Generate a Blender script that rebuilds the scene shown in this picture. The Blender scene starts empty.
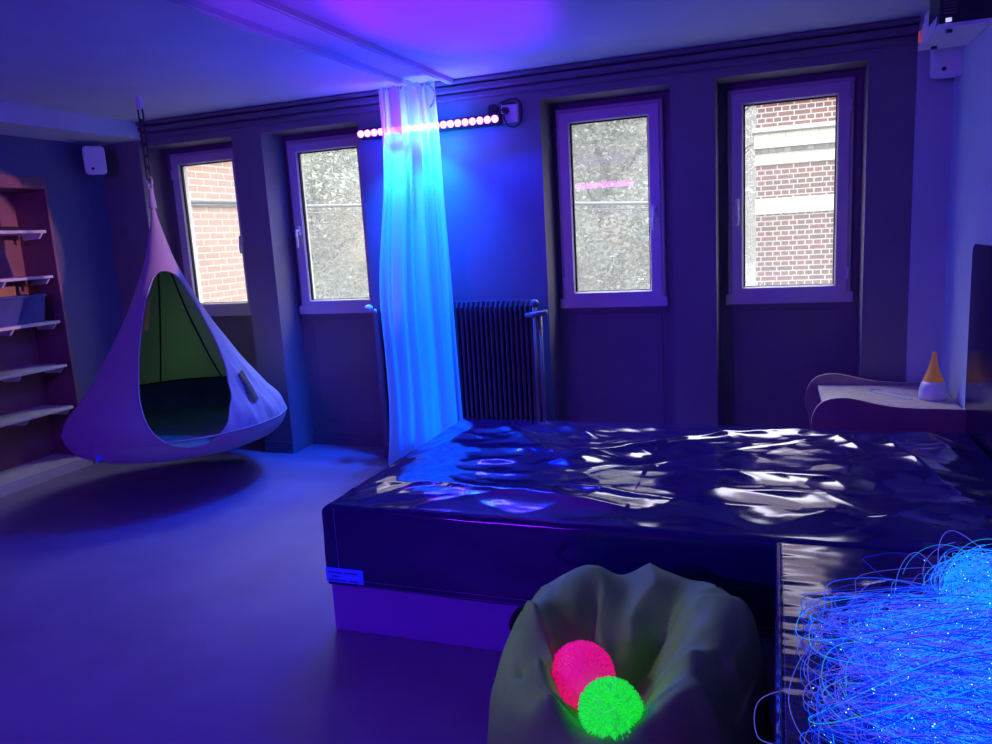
import bpy, math, random
from mathutils import Vector, Matrix, noise
C = bpy.context.scene.collection
PI = math.pi
random.seed(7)

# ------------------------------------------------------------------ materials
def nodes(name):
    m = bpy.data.materials.new(name); m.use_nodes = True
    nt = m.node_tree; b = nt.nodes['Principled BSDF']
    return m, nt, b

def pm(name, col, rough=.5, metal=0, var=.12, scale=8, bump=0, bscale=60, coat=0, emit=None, es=0, spec=.5, alpha=1, sheen=0, stint=None):
    m, nt, b = nodes(name)
    tc = nt.nodes.new('ShaderNodeTexCoord')
    n = nt.nodes.new('ShaderNodeTexNoise'); n.inputs['Scale'].default_value = scale; n.inputs['Detail'].default_value = 4
    nt.links.new(tc.outputs['Object'], n.inputs['Vector'])
    r = nt.nodes.new('ShaderNodeValToRGB')
    r.color_ramp.elements[0].color = (*[c*(1-var) for c in col], 1); r.color_ramp.elements[0].position = .3
    r.color_ramp.elements[1].color = (*[min(1, c*(1+var)) for c in col], 1); r.color_ramp.elements[1].position = .7
    nt.links.new(n.outputs['Fac'], r.inputs['Fac']); nt.links.new(r.outputs['Color'], b.inputs['Base Color'])
    b.inputs['Roughness'].default_value = rough; b.inputs['Metallic'].default_value = metal
    b.inputs['Coat Weight'].default_value = coat; b.inputs['Coat Roughness'].default_value = .05
    b.inputs['Specular IOR Level'].default_value = spec
    b.inputs['Alpha'].default_value = alpha
    b.inputs['Sheen Weight'].default_value = sheen
    if stint: b.inputs['Specular Tint'].default_value = (*stint, 1)
    if bump:
        n2 = nt.nodes.new('ShaderNodeTexNoise'); n2.inputs['Scale'].default_value = bscale; n2.inputs['Detail'].default_value = 3
        nt.links.new(tc.outputs['Object'], n2.inputs['Vector'])
        bp = nt.nodes.new('ShaderNodeBump'); bp.inputs['Strength'].default_value = bump; bp.inputs['Distance'].default_value = .01
        nt.links.new(n2.outputs['Fac'], bp.inputs['Height']); nt.links.new(bp.outputs['Normal'], b.inputs['Normal'])
    if emit:
        b.inputs['Emission Color'].default_value = (*emit, 1); b.inputs['Emission Strength'].default_value = es
    return m

def emit_mat(name, col, s):
    m, nt, b = nodes(name)
    b.inputs['Base Color'].default_value = (*col, 1); b.inputs['Roughness'].default_value = .3
    b.inputs['Emission Color'].default_value = (*col, 1); b.inputs['Emission Strength'].default_value = s
    return m

def mix_mat(name, parts):
    """parts: list of (shader node type, colour, roughness, weight)"""
    m, nt, b = nodes(name); nt.nodes.remove(b)
    out = nt.nodes['Material Output']; prev = None; acc = 0
    for typ, col, rough, w in parts:
        s = nt.nodes.new(typ); s.inputs['Color'].default_value = (*col, 1)
        if 'Roughness' in s.inputs and rough is not None: s.inputs['Roughness'].default_value = rough
        acc += w
        if prev is None: prev = s.outputs[0]
        else:
            mx = nt.nodes.new('ShaderNodeMixShader'); mx.inputs[0].default_value = w/acc
            nt.links.new(prev, mx.inputs[1]); nt.links.new(s.outputs[0], mx.inputs[2]); prev = mx.outputs[0]
    nt.links.new(prev, out.inputs['Surface'])
    return m

def glass_mat():
    m, nt, b = nodes('dusty_glass'); nt.nodes.remove(b); out = nt.nodes['Material Output']
    t = nt.nodes.new('ShaderNodeBsdfTransparent'); t.inputs[0].default_value = (.95, .97, .95, 1)
    g = nt.nodes.new('ShaderNodeBsdfGlossy'); g.inputs['Roughness'].default_value = .01
    d = nt.nodes.new('ShaderNodeBsdfTranslucent'); d.inputs[0].default_value = (.9, .9, .85, 1)
    f = nt.nodes.new('ShaderNodeFresnel'); f.inputs[0].default_value = 1.6
    tc = nt.nodes.new('ShaderNodeTexCoord'); n = nt.nodes.new('ShaderNodeTexNoise'); n.inputs['Scale'].default_value = 3
    nt.links.new(tc.outputs['Object'], n.inputs['Vector'])
    mr = nt.nodes.new('ShaderNodeMapRange'); mr.inputs[3].default_value = .14; mr.inputs[4].default_value = .18
    nt.links.new(n.outputs['Fac'], mr.inputs[0])
    m1 = nt.nodes.new('ShaderNodeMixShader'); nt.links.new(mr.outputs[0], m1.inputs[0])
    nt.links.new(t.outputs[0], m1.inputs[1]); nt.links.new(d.outputs[0], m1.inputs[2])
    m2 = nt.nodes.new('ShaderNodeMixShader'); nt.links.new(f.outputs[0], m2.inputs[0])
    nt.links.new(m1.outputs[0], m2.inputs[1]); nt.links.new(g.outputs[0], m2.inputs[2])
    nt.links.new(m2.outputs[0], out.inputs['Surface'])
    return m

def brick_mat(name, c1, c2, mortar, axis='X', offset=.5, msize=.006, bw=.215, rh=.0675, weath=.25, squash=1, freq=2):
    m, nt, b = nodes(name)
    tc = nt.nodes.new('ShaderNodeTexCoord'); sep = nt.nodes.new('ShaderNodeSeparateXYZ'); cmb = nt.nodes.new('ShaderNodeCombineXYZ')
    nt.links.new(tc.outputs['Object'], sep.inputs[0])
    nt.links.new(sep.outputs[axis], cmb.inputs['X']); nt.links.new(sep.outputs['Z'], cmb.inputs['Y'])
    br = nt.nodes.new('ShaderNodeTexBrick'); nt.links.new(cmb.outputs[0], br.inputs['Vector'])
    br.inputs['Scale'].default_value = 1; br.inputs['Brick Width'].default_value = bw; br.inputs['Row Height'].default_value = rh
    br.inputs['Mortar Size'].default_value = msize; br.inputs['Mortar Smooth'].default_value = .2
    br.inputs['Color1'].default_value = (*c1, 1); br.inputs['Color2'].default_value = (*c2, 1); br.inputs['Mortar'].default_value = (*mortar, 1)
    br.offset = offset; br.squash = squash; br.squash_frequency = freq
    n = nt.nodes.new('ShaderNodeTexNoise'); n.inputs['Scale'].default_value = 9; n.inputs['Detail'].default_value = 5
    nt.links.new(tc.outputs['Object'], n.inputs['Vector'])
    mr = nt.nodes.new('ShaderNodeMapRange'); mr.inputs[3].default_value = 1-weath; mr.inputs[4].default_value = 1+weath
    nt.links.new(n.outputs['Fac'], mr.inputs[0])
    vm = nt.nodes.new('ShaderNodeVectorMath'); vm.operation = 'SCALE'
    nt.links.new(br.outputs['Color'], vm.inputs[0]); nt.links.new(mr.outputs[0], vm.inputs['Scale'])
    nt.links.new(vm.outputs[0], b.inputs['Base Color']); b.inputs['Roughness'].default_value = .9
    bp = nt.nodes.new('ShaderNodeBump'); bp.inputs['Strength'].default_value = .4; bp.inputs['Distance'].default_value = .01; bp.invert = True
    nt.links.new(br.outputs['Fac'], bp.inputs['Height']); nt.links.new(bp.outputs['Normal'], b.inputs['Normal'])
    return m

M = dict(
    floor=pm('floor_vinyl', (.28, .23, .34), .5, var=.12, scale=2.5, bump=.05, bscale=180),
    ceiling=pm('ceiling_paint', (.56, .58, .66), .8, var=.04, scale=3),
    navy=pm('navy_wall_paint', (.20, .17, .20), .6, var=.06, scale=3, bump=.04, bscale=90),
    leftwall=pm('blue_grey_paint', (.10, .10, .22), .7, var=.06, scale=2),
    lightwall=pm('pale_wall_paint', (.50, .56, .58), .7, var=.05, scale=3),
    trimdark=pm('dark_trim_paint', (.15, .12, .17), .5, var=.08),
    white=pm('white_plastic', (.8, .79, .82), .35, var=.03),
    pvc=pm('white_window_plastic', (.62, .57, .60), .35, var=.03),
    black=pm('black_plastic', (.02, .02, .025), .35, var=.1),
    gasket=pm('black_rubber', (.015, .015, .015), .6),
    metal=pm('zinc_metal', (.55, .55, .57), .35, metal=.9, var=.1, scale=30),
    chain=pm('dark_chain_metal', (.03, .025, .03), .4, metal=.3, var=.1),
    radiator=pm('radiator_paint', (.10, .09, .11), .35, var=.06),
    pipe=pm('grey_pipe_paint', (.20, .19, .19), .4, var=.06),
    vinyl=pm('glossy_navy_vinyl', (.016, .008, .12), .11, var=.1, scale=4, spec=1.0, stint=(.92, .74, 1)),
    vinyl2=pm('navy_vinyl_bench', (.016, .008, .10), .12, var=.1, scale=4, spec=1.0, stint=(.92, .74, 1)),
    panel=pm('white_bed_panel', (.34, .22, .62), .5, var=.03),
    stitch=pm('pale_stitching', (.35, .4, .7), .6),
    tag=pm('blue_fabric_tag', (.06, .07, .75), .7, emit=(.006, .012, 1), es=.5, var=.05),
    print=pm('dark_print', (.02, .02, .1), .7),
    wood=pm('pale_birch_board', (.34, .24, .22), .5, var=.12, scale=5),
    woodedge=pm('birch_edge', (.70, .55, .42), .5, var=.12, scale=20),
    shelfwhite=pm('white_shelf_board', (.72, .68, .70), .5, var=.03),
    tan=pm('tan_shelf_side', (.22, .09, .13), .6, var=.08),
    shelfback=pm('tan_shelf_back', (.32, .16, .17), .7, var=.08),
    shell=mix_mat('pale_grey_canvas', [('ShaderNodeBsdfDiffuse', (.60, .56, .60), .5, .72), ('ShaderNodeBsdfTranslucent', (.5, .5, .45), None, .28)]),
    lime=mix_mat('lime_lining', [('ShaderNodeBsdfDiffuse', (.26, .56, .2), .5, .5), ('ShaderNodeBsdfTranslucent', (.28, .58, .2), None, .58)]),
    darkcush=pm('dark_green_cushion', (.16, .34, .24), .85, var=.12, scale=6),
    seam=pm('dark_seam', (.02, .03, .03), .8),
    pocket=pm('dark_purple_pocket', (.008, .003, .02), .7),
    yellow=pm('lit_lining_yellow', (.42, .75, .04), .7),  # daylit tone of the lining, put into a colour
    beanbag=pm('olive_beanbag_fabric', (.205, .47, .10), .62, var=.1, scale=5, bump=.06, bscale=200),
    strap_and_lit_patch=pm('black_strap', (.01, .01, .012), .7),
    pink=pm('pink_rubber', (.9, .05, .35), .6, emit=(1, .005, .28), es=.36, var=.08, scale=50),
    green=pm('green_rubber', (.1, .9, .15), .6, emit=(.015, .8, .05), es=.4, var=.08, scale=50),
    mirror=pm('dark_acrylic', (.006, .004, .04), .16, var=.05, spec=.25),
    yellowcone=pm('amber_diffuser_top', (.85, .40, .05), .45, var=.06, emit=(.8, .32, .02), es=.08),
    diffwhite=pm('white_diffuser_base', (.75, .75, .78), .4, var=.03),
    bin=pm('blue_clear_plastic', (.10, .12, .38), .25, var=.1, alpha=.82),
    cardboard=pm('brown_cardboard', (.45, .24, .10), .8),
    bark=pm('tree_bark', (.16, .155, .14), .9, var=.3, bump=.5, bscale=20),
    leaf=mix_mat('hazy_leaves', [('ShaderNodeBsdfDiffuse', (.30, .31, .265), .5, .42), ('ShaderNodeBsdfTranslucent', (.40, .41, .34), None, .58)]),
    leaf2=mix_mat('pale_blossom_leaves', [('ShaderNodeBsdfDiffuse', (.42, .37, .30), .5, .42), ('ShaderNodeBsdfTranslucent', (.50, .44, .35), None, .58)]),
    ground=pm('outside_ground', (.06, .06, .05), .9),
    brick_o=brick_mat('orange_brick', (.40, .215, .148), (.35, .18, .12), (.52, .43, .37), axis='Y', weath=.15, msize=.007),
    brick_r=brick_mat('red_brick', (.17, .035, .025), (.09, .026, .022), (.42, .39, .35), weath=.35, msize=.010, squash=.5, freq=2, bw=.235, rh=.078),
    brick_w=brick_mat('cream_brick', (.60, .58, .44), (.48, .46, .36), (.34, .32, .29), weath=.2, msize=.006, bw=.235, rh=.08),
    brick_d=brick_mat('dark_header_brick', (.09, .06, .05), (.25, .2, .17), (.08, .07, .06), bw=.11, rh=.09, msize=.012),
    stone=pm('pale_stone_ledge', (.5, .47, .42), .8, var=.2, scale=6),
    cable=pm('grey_cable', (.12, .12, .125), .6),
    glass=glass_mat(),
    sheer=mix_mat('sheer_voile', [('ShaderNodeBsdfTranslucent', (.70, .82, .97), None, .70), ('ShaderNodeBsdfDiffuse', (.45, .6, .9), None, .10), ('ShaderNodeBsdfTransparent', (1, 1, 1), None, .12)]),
    led=emit_mat('magenta_led', (1, .11, 1), 11),
    ledbody=pm('led_bar_black', (.02, .02, .03), .4),
    fib=[emit_mat('fibre_blue', (.004, .10, 1), .75), emit_mat('fibre_cyan', (.015, .42, 1), .65), emit_mat('fibre_violet', (.16, .17, .75), .42),
         emit_mat('fibre_deep_blue', (.004, .03, .7), .5), emit_mat('fibre_teal', (.02, .6, .62), .5)],
    spark=emit_mat('fibre_sparkle', (.25, .85, 1), 3.0),
    glint=emit_mat('projector_glint', (.75, .7, 1), .8),
    redled=emit_mat('red_indicator', (1, .12, .05), .35),
)

# ------------------------------------------------------------------ mesh builder
class MB:
    def __init__(s): s.v = []; s.f = []; s.mi = []; s.cur = 0
    def add(s, vs, fs, mat=None):
        o = len(s.v); s.v += [tuple(p) for p in vs]; s.f += [tuple(i+o for i in f) for f in fs]
        s.mi += [s.cur if mat is None else mat]*len(fs); return s
    def box(s, x0, x1, y0, y1, z0, z1, bev=0):
        if bev:
            return s.rbox(x0, x1, y0, y1, z0, z1, bev)
        vs = [(x, y, z) for z in (z0, z1) for y in (y0, y1) for x in (x0, x1)]
        return s.add(vs, [(0, 2, 3, 1), (4, 5, 7, 6), (0, 1, 5, 4), (2, 6, 7, 3), (0, 4, 6, 2), (1, 3, 7, 5)])
    def rbox(s, x0, x1, y0, y1, z0, z1, b):
        # box with chamfered edges on every side
        vs = []; cs = []
        for ix, x in enumerate((x0, x1)):
            for iy, y in enumerate((y0, y1)):
                for iz, z in enumerate((z0, z1)):
                    sx, sy, sz = 1-2*ix, 1-2*iy, 1-2*iz
                    k = len(vs)
                    vs += [(x, y+sy*b, z+sz*b), (x+sx*b, y, z+sz*b), (x+sx*b, y+sy*b, z)]
                    cs.append(k)
        c = lambda ix, iy, iz, a: cs[ix*4+iy*2+iz]+a
        fs = []
        for i in (0, 1):
            fs.append([c(i, 0, 0, 0), c(i, 1, 0, 0), c(i, 1, 1, 0), c(i, 0, 1, 0)][::(-1 if i == 0 else 1)])
            fs.append([c(0, i, 0, 1), c(0, i, 1, 1), c(1, i, 1, 1), c(1, i, 0, 1)][::(-1 if i == 0 else 1)])
            fs.append([c(0, 0, i, 2), c(1, 0, i, 2), c(1, 1, i, 2), c(0, 1, i, 2)][::(-1 if i == 0 else 1)])
            for j in (0, 1):
                fs.append([c(i, j, 0, 0), c(i, j, 1, 0), c(i, j, 1, 1), c(i, j, 0, 1)])
                fs.append([c(i, 0, j, 0), c(i, 1, j, 0), c(i, 1, j, 2), c(i, 0, j, 2)])
                fs.append([c(0, i, j, 1), c(1, i, j, 1), c(1, i, j, 2), c(0, i, j, 2)])
        for ix in (0, 1):
            for iy in (0, 1):
                for iz in (0, 1): fs.append([c(ix, iy, iz, 0), c(ix, iy, iz, 1), c(ix, iy, iz, 2)])
        return s.add(vs, fs)
    def tube(s, pts, r, n=8, closed=False, cap=True):
        pts = [Vector(p) for p in pts]; N = len(pts)
        rs = r if isinstance(r, (list, tuple)) else [r]*N
        vs = []; ref = None
        for i in range(N):
            a = pts[i-1] if (i or closed) else pts[0]; b = pts[(i+1) % N] if (i < N-1 or closed) else pts[-1]
            t = (b-a)
            t = t.normalized() if t.length > 1e-9 else Vector((0, 0, 1))
            if ref is None: ref = t.orthogonal().normalized()
            ref = ref - t*ref.dot(t)
            ref = ref.normalized() if ref.length > 1e-6 else t.orthogonal().normalized()
            bi = t.cross(ref)
            for k in range(n):
                an = 2*PI*k/n; vs.append(pts[i]+(ref*math.cos(an)+bi*math.sin(an))*rs[i])
        fs = []
        for i in range(N if closed else N-1):
            for k in range(n):
                a = i*n+k; b = i*n+(k+1) % n; c2 = ((i+1) % N)*n+(k+1) % n; d = ((i+1) % N)*n+k
                fs.append((a, b, c2, d))
        if cap and not closed: fs += [tuple(range(n))[::-1], tuple(range((N-1)*n, N*n))]
        return s.add(vs, fs)
    def lathe(s, prof, cx, cy, n=32, cap=False):
        vs = [(cx+r*math.cos(2*PI*k/n), cy+r*math.sin(2*PI*k/n), z) for r, z in prof for k in range(n)]
        fs = [(i*n+k, i*n+(k+1) % n, (i+1)*n+(k+1) % n, (i+1)*n+k) for i in range(len(prof)-1) for k in range(n)]
        if cap: fs += [tuple(range(n))[::-1], tuple(range((len(prof)-1)*n, len(prof)*n))]
        return s.add(vs, fs)
    def prism(s, poly, axis, a, b):
        def P(u, v, w): return {'X': (w, u, v), 'Y': (u, w, v), 'Z': (u, v, w)}[axis]
        n = len(poly)
        vs = [P(u, v, a) for u, v in poly]+[P(u, v, b) for u, v in poly]
        return s.add(vs, [tuple(range(n)), tuple(range(n, 2*n))[::-1]]+[(i, (i+1) % n, n+(i+1) % n, n+i) for i in range(n)])
    def sphere(s, c, r, nu=16, nv=10, sz=1):
        vs = []; fs = []
        for j in range(nv+1):
            th = PI*j/nv
            for i in range(nu):
                ph = 2*PI*i/nu; vs.append((c[0]+r*math.sin(th)*math.cos(ph), c[1]+r*math.sin(th)*math.sin(ph), c[2]+r*sz*math.cos(th)))
        for j in range(nv):
            for i in range(nu): fs.append((j*nu+i, (j+1)*nu+i, (j+1)*nu+(i+1) % nu, j*nu+(i+1) % nu))
        return s.add(vs, fs)
    def grid(s, fn, nu, nv):
        vs = [fn(i/nu, j/nv) for j in range(nv+1) for i in range(nu+1)]
        fs = [(j*(nu+1)+i, j*(nu+1)+i+1, (j+1)*(nu+1)+i+1, (j+1)*(nu+1)+i) for j in range(nv) for i in range(nu)]
        return s.add(vs, fs)
    def build(s, name, mat, parent=None, smooth=False, org=None, merge=True):
        if org is None:
            p = parent; org = Vector((0, 0, 0))
            while p is not None: org = org+p.location; p = p.parent
        me = bpy.data.meshes.new(name)
        me.from_pydata([tuple(Vector(v)-Vector(org)) for v in s.v], [], s.f)
        mats = mat if isinstance(mat, list) else [mat]
        for m in mats: me.materials.append(m)
        if len(mats) > 1: me.polygons.foreach_set('material_index', s.mi)
        import bmesh
        bm = bmesh.new(); bm.from_mesh(me)
        if merge: bmesh.ops.remove_doubles(bm, verts=bm.verts, dist=1e-5)
        bmesh.ops.recalc_face_normals(bm, faces=bm.faces)
        bm.to_mesh(me); bm.free()
        if smooth:
            me.polygons.foreach_set('use_smooth', [True]*len(me.polygons))
        o = bpy.data.objects.new(name, me); C.objects.link(o)
        if parent is not None: o.parent = parent
        else: o.location = org
        return o

def tag(o, label=None, cat=None, group=None, kind=None):
    if label: o['label'] = label
    if cat: o['category'] = cat
    if group: o['group'] = group
    if kind: o['kind'] = kind
    return o
def thing(name, loc, label, cat, group=None, kind=None):
    o = bpy.data.objects.new(name, None); C.objects.link(o); o.location = loc; o.empty_display_size = .1
    return tag(o, label, cat, group, kind)
def struct(o, label, cat): return tag(o, label, cat, None, 'structure')
def arc(c, r, a0, a1, n, ax):
    out = []
    for i in range(n+1):
        a = a0+(a1-a0)*i/n; u, v = r*math.cos(a), r*math.sin(a)
        out.append({'X': (c[0], c[1]+u, c[2]+v), 'Y': (c[0]+u, c[1], c[2]+v), 'Z': (c[0]+u, c[1]+v, c[2])}[ax])
    return out
def crom(P, n):
    P = [Vector(p) for p in P]; Q = [2*P[0]-P[1]]+P+[2*P[-1]-P[-2]]; out = []
    for i in range(1, len(Q)-2):
        a, b, c, d = Q[i-1:i+3]
        for k in range(n):
            t = k/n; out.append(.5*((2*b)+(c-a)*t+(2*a-5*b+4*c-d)*t*t+(3*b-a-3*c+d)*t**3))
    out.append(P[-1]); return out

# ------------------------------------------------------------------ camera
YAW, PIT, ROL, FPX, CH = .355858, .1738, -.0573654, 768.06, 1.55
fw = Vector((-math.sin(YAW)*math.cos(PIT), math.cos(YAW)*math.cos(PIT), -math.sin(PIT)))
rt = Vector((math.cos(YAW), math.sin(YAW), 0)); up = rt.cross(fw)
r2 = rt*math.cos(ROL)+up*math.sin(ROL); u2 = up*math.cos(ROL)-rt*math.sin(ROL)
cd = bpy.data.cameras.new('camera'); cam = bpy.data.objects.new('camera', cd); C.objects.link(cam)
cam.matrix_world = Matrix(((r2.x, u2.x, -fw.x, 0), (r2.y, u2.y, -fw.y, 0), (r2.z, u2.z, -fw.z, CH), (0, 0, 0, 1)))
cd.sensor_width = 36; cd.lens = FPX/992*36; cd.clip_start = .02; cd.clip_end = 200
bpy.context.scene.camera = cam
bpy.context.scene.view_settings.view_transform = 'Standard'

# ------------------------------------------------------------------ room
XL, XR, YF, YB, ZC = -5.0, .86, -2.2, 4.82, 2.555
YN = 5.10                                      # back of the window niches
NICH = [(-4.605, -3.74), (-3.485, -2.695), (-1.40, -.60), (-.343, .457)]
NTOP = 2.378
WIN = [(-4.54, -3.85), (-3.447, -2.757), (-1.367, -.679), (-.29, .412)]   # outer frames
WZ0, WZ1 = 1.06, 2.34

struct(MB().box(XL-.4, XR+.2, YF-.2, YN+.25, -.12, 0).build('floor', M['floor']), 'dark grey vinyl floor of the room', 'floor')
struct(MB().box(XL-.4, XR+.2, YF-.2, YN+.25, ZC, ZC+.15).build('ceiling', M['ceiling']), 'white painted ceiling washed in blue light', 'ceiling')
w = MB(); xs = XL-.1
for a, b in NICH+[(XR+.1, None)]:
    w.box(xs, a, YB, YN+.06, 0, ZC)             # piers
    if b is not None:
        w.box(a, b, YB, YN+.06, NTOP, ZC)       # lintels
        xs = b
for (a, b), (c, d) in zip(NICH, WIN):          # niche backs around each window
    w.box(a, b, YN, YN+.06, 0, WZ0); w.box(a, b, YN, YN+.06, WZ1, NTOP)
    w.box(a, c, YN, YN+.06, WZ0, WZ1); w.box(d, b, YN, YN+.06, WZ0, WZ1)
wall_back = struct(w.build('wall_back', M['navy']), 'dark blue window wall with four deep window niches', 'wall')
b = MB(); xs = XL
for a, e in NICH+[(XR, None)]:
    b.box(xs, a, YB-.012, YB+.001, 0, .09)
    if e is not None:
        b.box(a, e, YN-.012, YN+.001, 0, .09)
        xs = e
struct(b.build('baseboard_back', M['trimdark']), 'dark skirting board along the foot of the window wall', 'baseboard')
# mouldings of the panels below the windows
for i, (c, d) in enumerate(WIN):
    p = MB(); x0, x1 = c+.03, d-.03
    for (za, zb, xa, xb) in ((.97, 1.0, x0, x1), (.16, .19, x0, x1), (.19, .97, x0, x0+.03), (.19, .97, x1-.03, x1)):
        p.box(xa, xb, YN-.008, YN+.001, za, zb)
    struct(p.build('trim_%d' % (i+1), M['navy']), 'raised panel moulding on the wall below %s window' % ('the leftmost', 'the second', 'the third', 'the rightmost')[i], 'moulding')
# left wall with shelf recess
RY0, RY1, RZ1, RD = 2.9, 4.29, 2.16, .32
w = MB(); w.box(XL-.45, XL, YF, RY0, 0, ZC); w.box(XL-.45, XL, RY1, YN, 0, ZC); w.box(XL-.45, XL, RY0, RY1, RZ1, ZC); w.box(XL-.45, XL-RD-.02, RY0, RY1, 0, RZ1)
struct(w.build('wall_left', M['leftwall']), 'blue painted left wall with recessed shelves', 'wall')
struct(MB().box(XR, XR+.15, YF, YN, 0, ZC).build('wall_right', M['lightwall']), 'pale right wall beside the bed', 'wall')
struct(MB().box(XL-.4, XR+.15, YF-.15, YF, 0, ZC).build('wall_front', M['lightwall']), 'pale wall behind the viewer', 'wall')
pl = MB().box(.69, XR, 4.785, YB, 0, ZC)
struct(pl.build('trim_5', M['lightwall']), 'pale boxed-in strip in the right back corner', 'boxing')
struct(MB().box(XL, -4.55, YF, YB, 2.43, ZC).build('trim_6', M['ceiling']), 'pale dropped ceiling beam along the left wall', 'beam')
# stepped cornice running above the windows
c = MB()
for z0, z1, d in ((2.525, ZC, .06), (2.475, 2.518, .045), (2.43, 2.468, .03)):
    pts = [(YB+.001, z0), (YB-d*.7, z0), (YB-d, z0+.012), (YB-d, z1-.008), (YB-d*.8, z1), (YB+.001, z1)]
    c.prism(pts, 'X', -4.55, .69)
struct(c.build('trim_7', M['trimdark']), 'dark stepped cornice along the top of the window wall', 'cornice')

# curtain rails on the ceiling
for nm, x, y0, y1, lab in (('curtain_rail', -2.225, 1.2, 4.76, 'pale ceiling curtain rail meeting the white curtain at its left'),
                           ('curtain_rail', -1.965, 2.6, 4.90-.14, 'short pale ceiling rail right of the white curtain')):
    m = MB(); m.box(x-.02, x+.02, y0, y1, ZC-.028, ZC); m.box(x-.006, x+.006, y0+.01, y1-.01, ZC-.032, ZC-.028)
    tag(m.build(nm, M['ceiling'], org=Vector((x, y0, ZC))), lab, 'curtain rail')

# ------------------------------------------------------------------ windows
def rect_frame(m, x0, x1, z0, z1, t, y0, y1):
    # mitred frame with a small inner slope
    o = [(x0, z0), (x1, z0), (x1, z1), (x0, z1)]; i = [(x0+t, z0+t), (x1-t, z0+t), (x1-t, z1-t), (x0+t, z1-t)]
    s = .008
    i2 = [(x0+t+s, z0+t+s), (x1-t-s, z0+t+s), (x1-t-s, z1-t-s), (x0+t+s, z1-t-s)]
    vs = [(x, y0+.006, z) for x, z in o]
    o2 = [(x0+.006, z0+.006), (x1-.006, z0+.006), (x1-.006, z1-.006), (x0+.006, z1-.006)]
    vs += [(x, y0, z) for x, z in o2]+[(x, y0, z) for x, z in i]+[(x, y0+.012, z) for x, z in i2]+[(x, y1, z) for x, z in i2]+[(x, y1, z) for x, z in o]
    fs = []
    for r in range(5):
        for k in range(4): fs.append((r*4+k, r*4+(k+1) % 4, (r+1)*4+(k+1) % 4, (r+1)*4+k))
    for k in range(4): fs.append((20+k, 20+(k+1) % 4, (k+1) % 4, k))
    return m.add(vs, fs)

wlab = ['leftmost window with orange brick wall outside, partly behind the pier', 'second window from the left, left of the white curtain',
        'third window from the left, right of the radiator', 'rightmost window looking onto a red brick building with pale bands']
for k, (x0, x1) in enumerate(WIN):
    wn = thing('window_%d' % (k+1), ((x0+x1)/2, YN, WZ0), wlab[k], 'window', None, 'structure')
    f = MB(); rect_frame(f, x0, x1, WZ0, WZ1, .045, 5.062, 5.16)
    f.box(x0-.012, x1+.012, 5.045, 5.075, WZ0-.012, WZ0+.05)
    fo = f.build('frame', M['pvc'], wn)
    s = MB(); rect_frame(s, x0+.018, x1-.018, WZ0+.02, WZ1-.02, .066, 5.046, 5.12)
    so = s.build('sash', M['pvc'], wn)
    px0, px1, pz0, pz1 = x0+.092, x1-.092, WZ0+.092, WZ1-.092
    g = MB()
    for (a, b2, za, zb) in ((px0, px1, pz0, pz0+.006), (px0, px1, pz1-.010, pz1), (px0, px0+.010, pz0, pz1), (px1-.006, px1, pz0, pz1)):
        g.box(a, b2, 5.066, 5.086, za, zb)
    g.build('gasket', M['gasket'], so)
    pn = MB().add([(px0, 5.09, pz0), (px1, 5.09, pz0), (px1, 5.09, pz1), (px0, 5.09, pz1)], [(0, 1, 2, 3)])
    pn.build('pane', M['glass'], so)
    # outer white reveal
    e = MB(); e.box(px0-.09, px0-.045, 5.16, 5.19, WZ0, WZ1); e.box(px1+.045, px1+.09, 5.16, 5.19, WZ0, WZ1); e.box(px0-.05, px1+.05, 5.16, 5.22, WZ0, pz0-.03)
    e.build('outer_reveal', M['pvc'], wn)
    # handle
    hx = x0+.055 if k in (1, 3) else x1-.055
    h = MB(); hz = 1.66 if k != 1 else 1.68
    h.rbox(hx-.014, hx+.014, 5.030, 5.048, hz-.035, hz+.035, .004)
    h.tube([(hx, 5.04, hz), (hx, 5.005, hz)], .009, 10)
    h.tube(crom([(hx, 5.003, hz+.008), (hx, 5.0, hz-.03), (hx+(.006 if k in (1, 3) else -.006), 4.998, hz-.085), (hx, 5.0, hz-.125)], 5), [.010]*10+[.0085]*5+[.006], 10)
    h.build('handle', M['white'], so, smooth=True)
    hg = MB()
    for z in (WZ0+.16, WZ1-.16):
        hh = x1-.02 if k in (1, 3) else x0+.02
        hg.tube([(hh, 5.046, z-.035), (hh, 5.046, z+.035)], .008, 8)
    hg.build('hinge', M['white'], so, smooth=True)

# ------------------------------------------------------------------ outside
struct(MB().box(-14, 14, 5.3, 40, -.5, -.4).build('ground', M['ground']), 'ground outside the windows', 'ground')
wing = thing('brick_wing', (-5.5, 5.5, -.4), 'orange brick wall of the neighbouring wing outside the leftmost window', 'building')
MB().box(-6.2, -5.5, 5.35, 7.75, -.4, 3.1).build('brick_wall', M['brick_o'], wing)
m = MB()
m.tube([(-5.48, 5.5, 2.06), (-5.48, 7.72, 2.085)], .017, 8); m.tube([(-5.485, 5.5, 2.025), (-5.485, 7.72, 2.05)], .010, 8)
m.build('conduit', M['cable'], wing, smooth=True)
MB().box(-6.22, -5.44, 5.3, 7.77, 3.1, 3.2).build('coping', M['stone'], wing)

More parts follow.
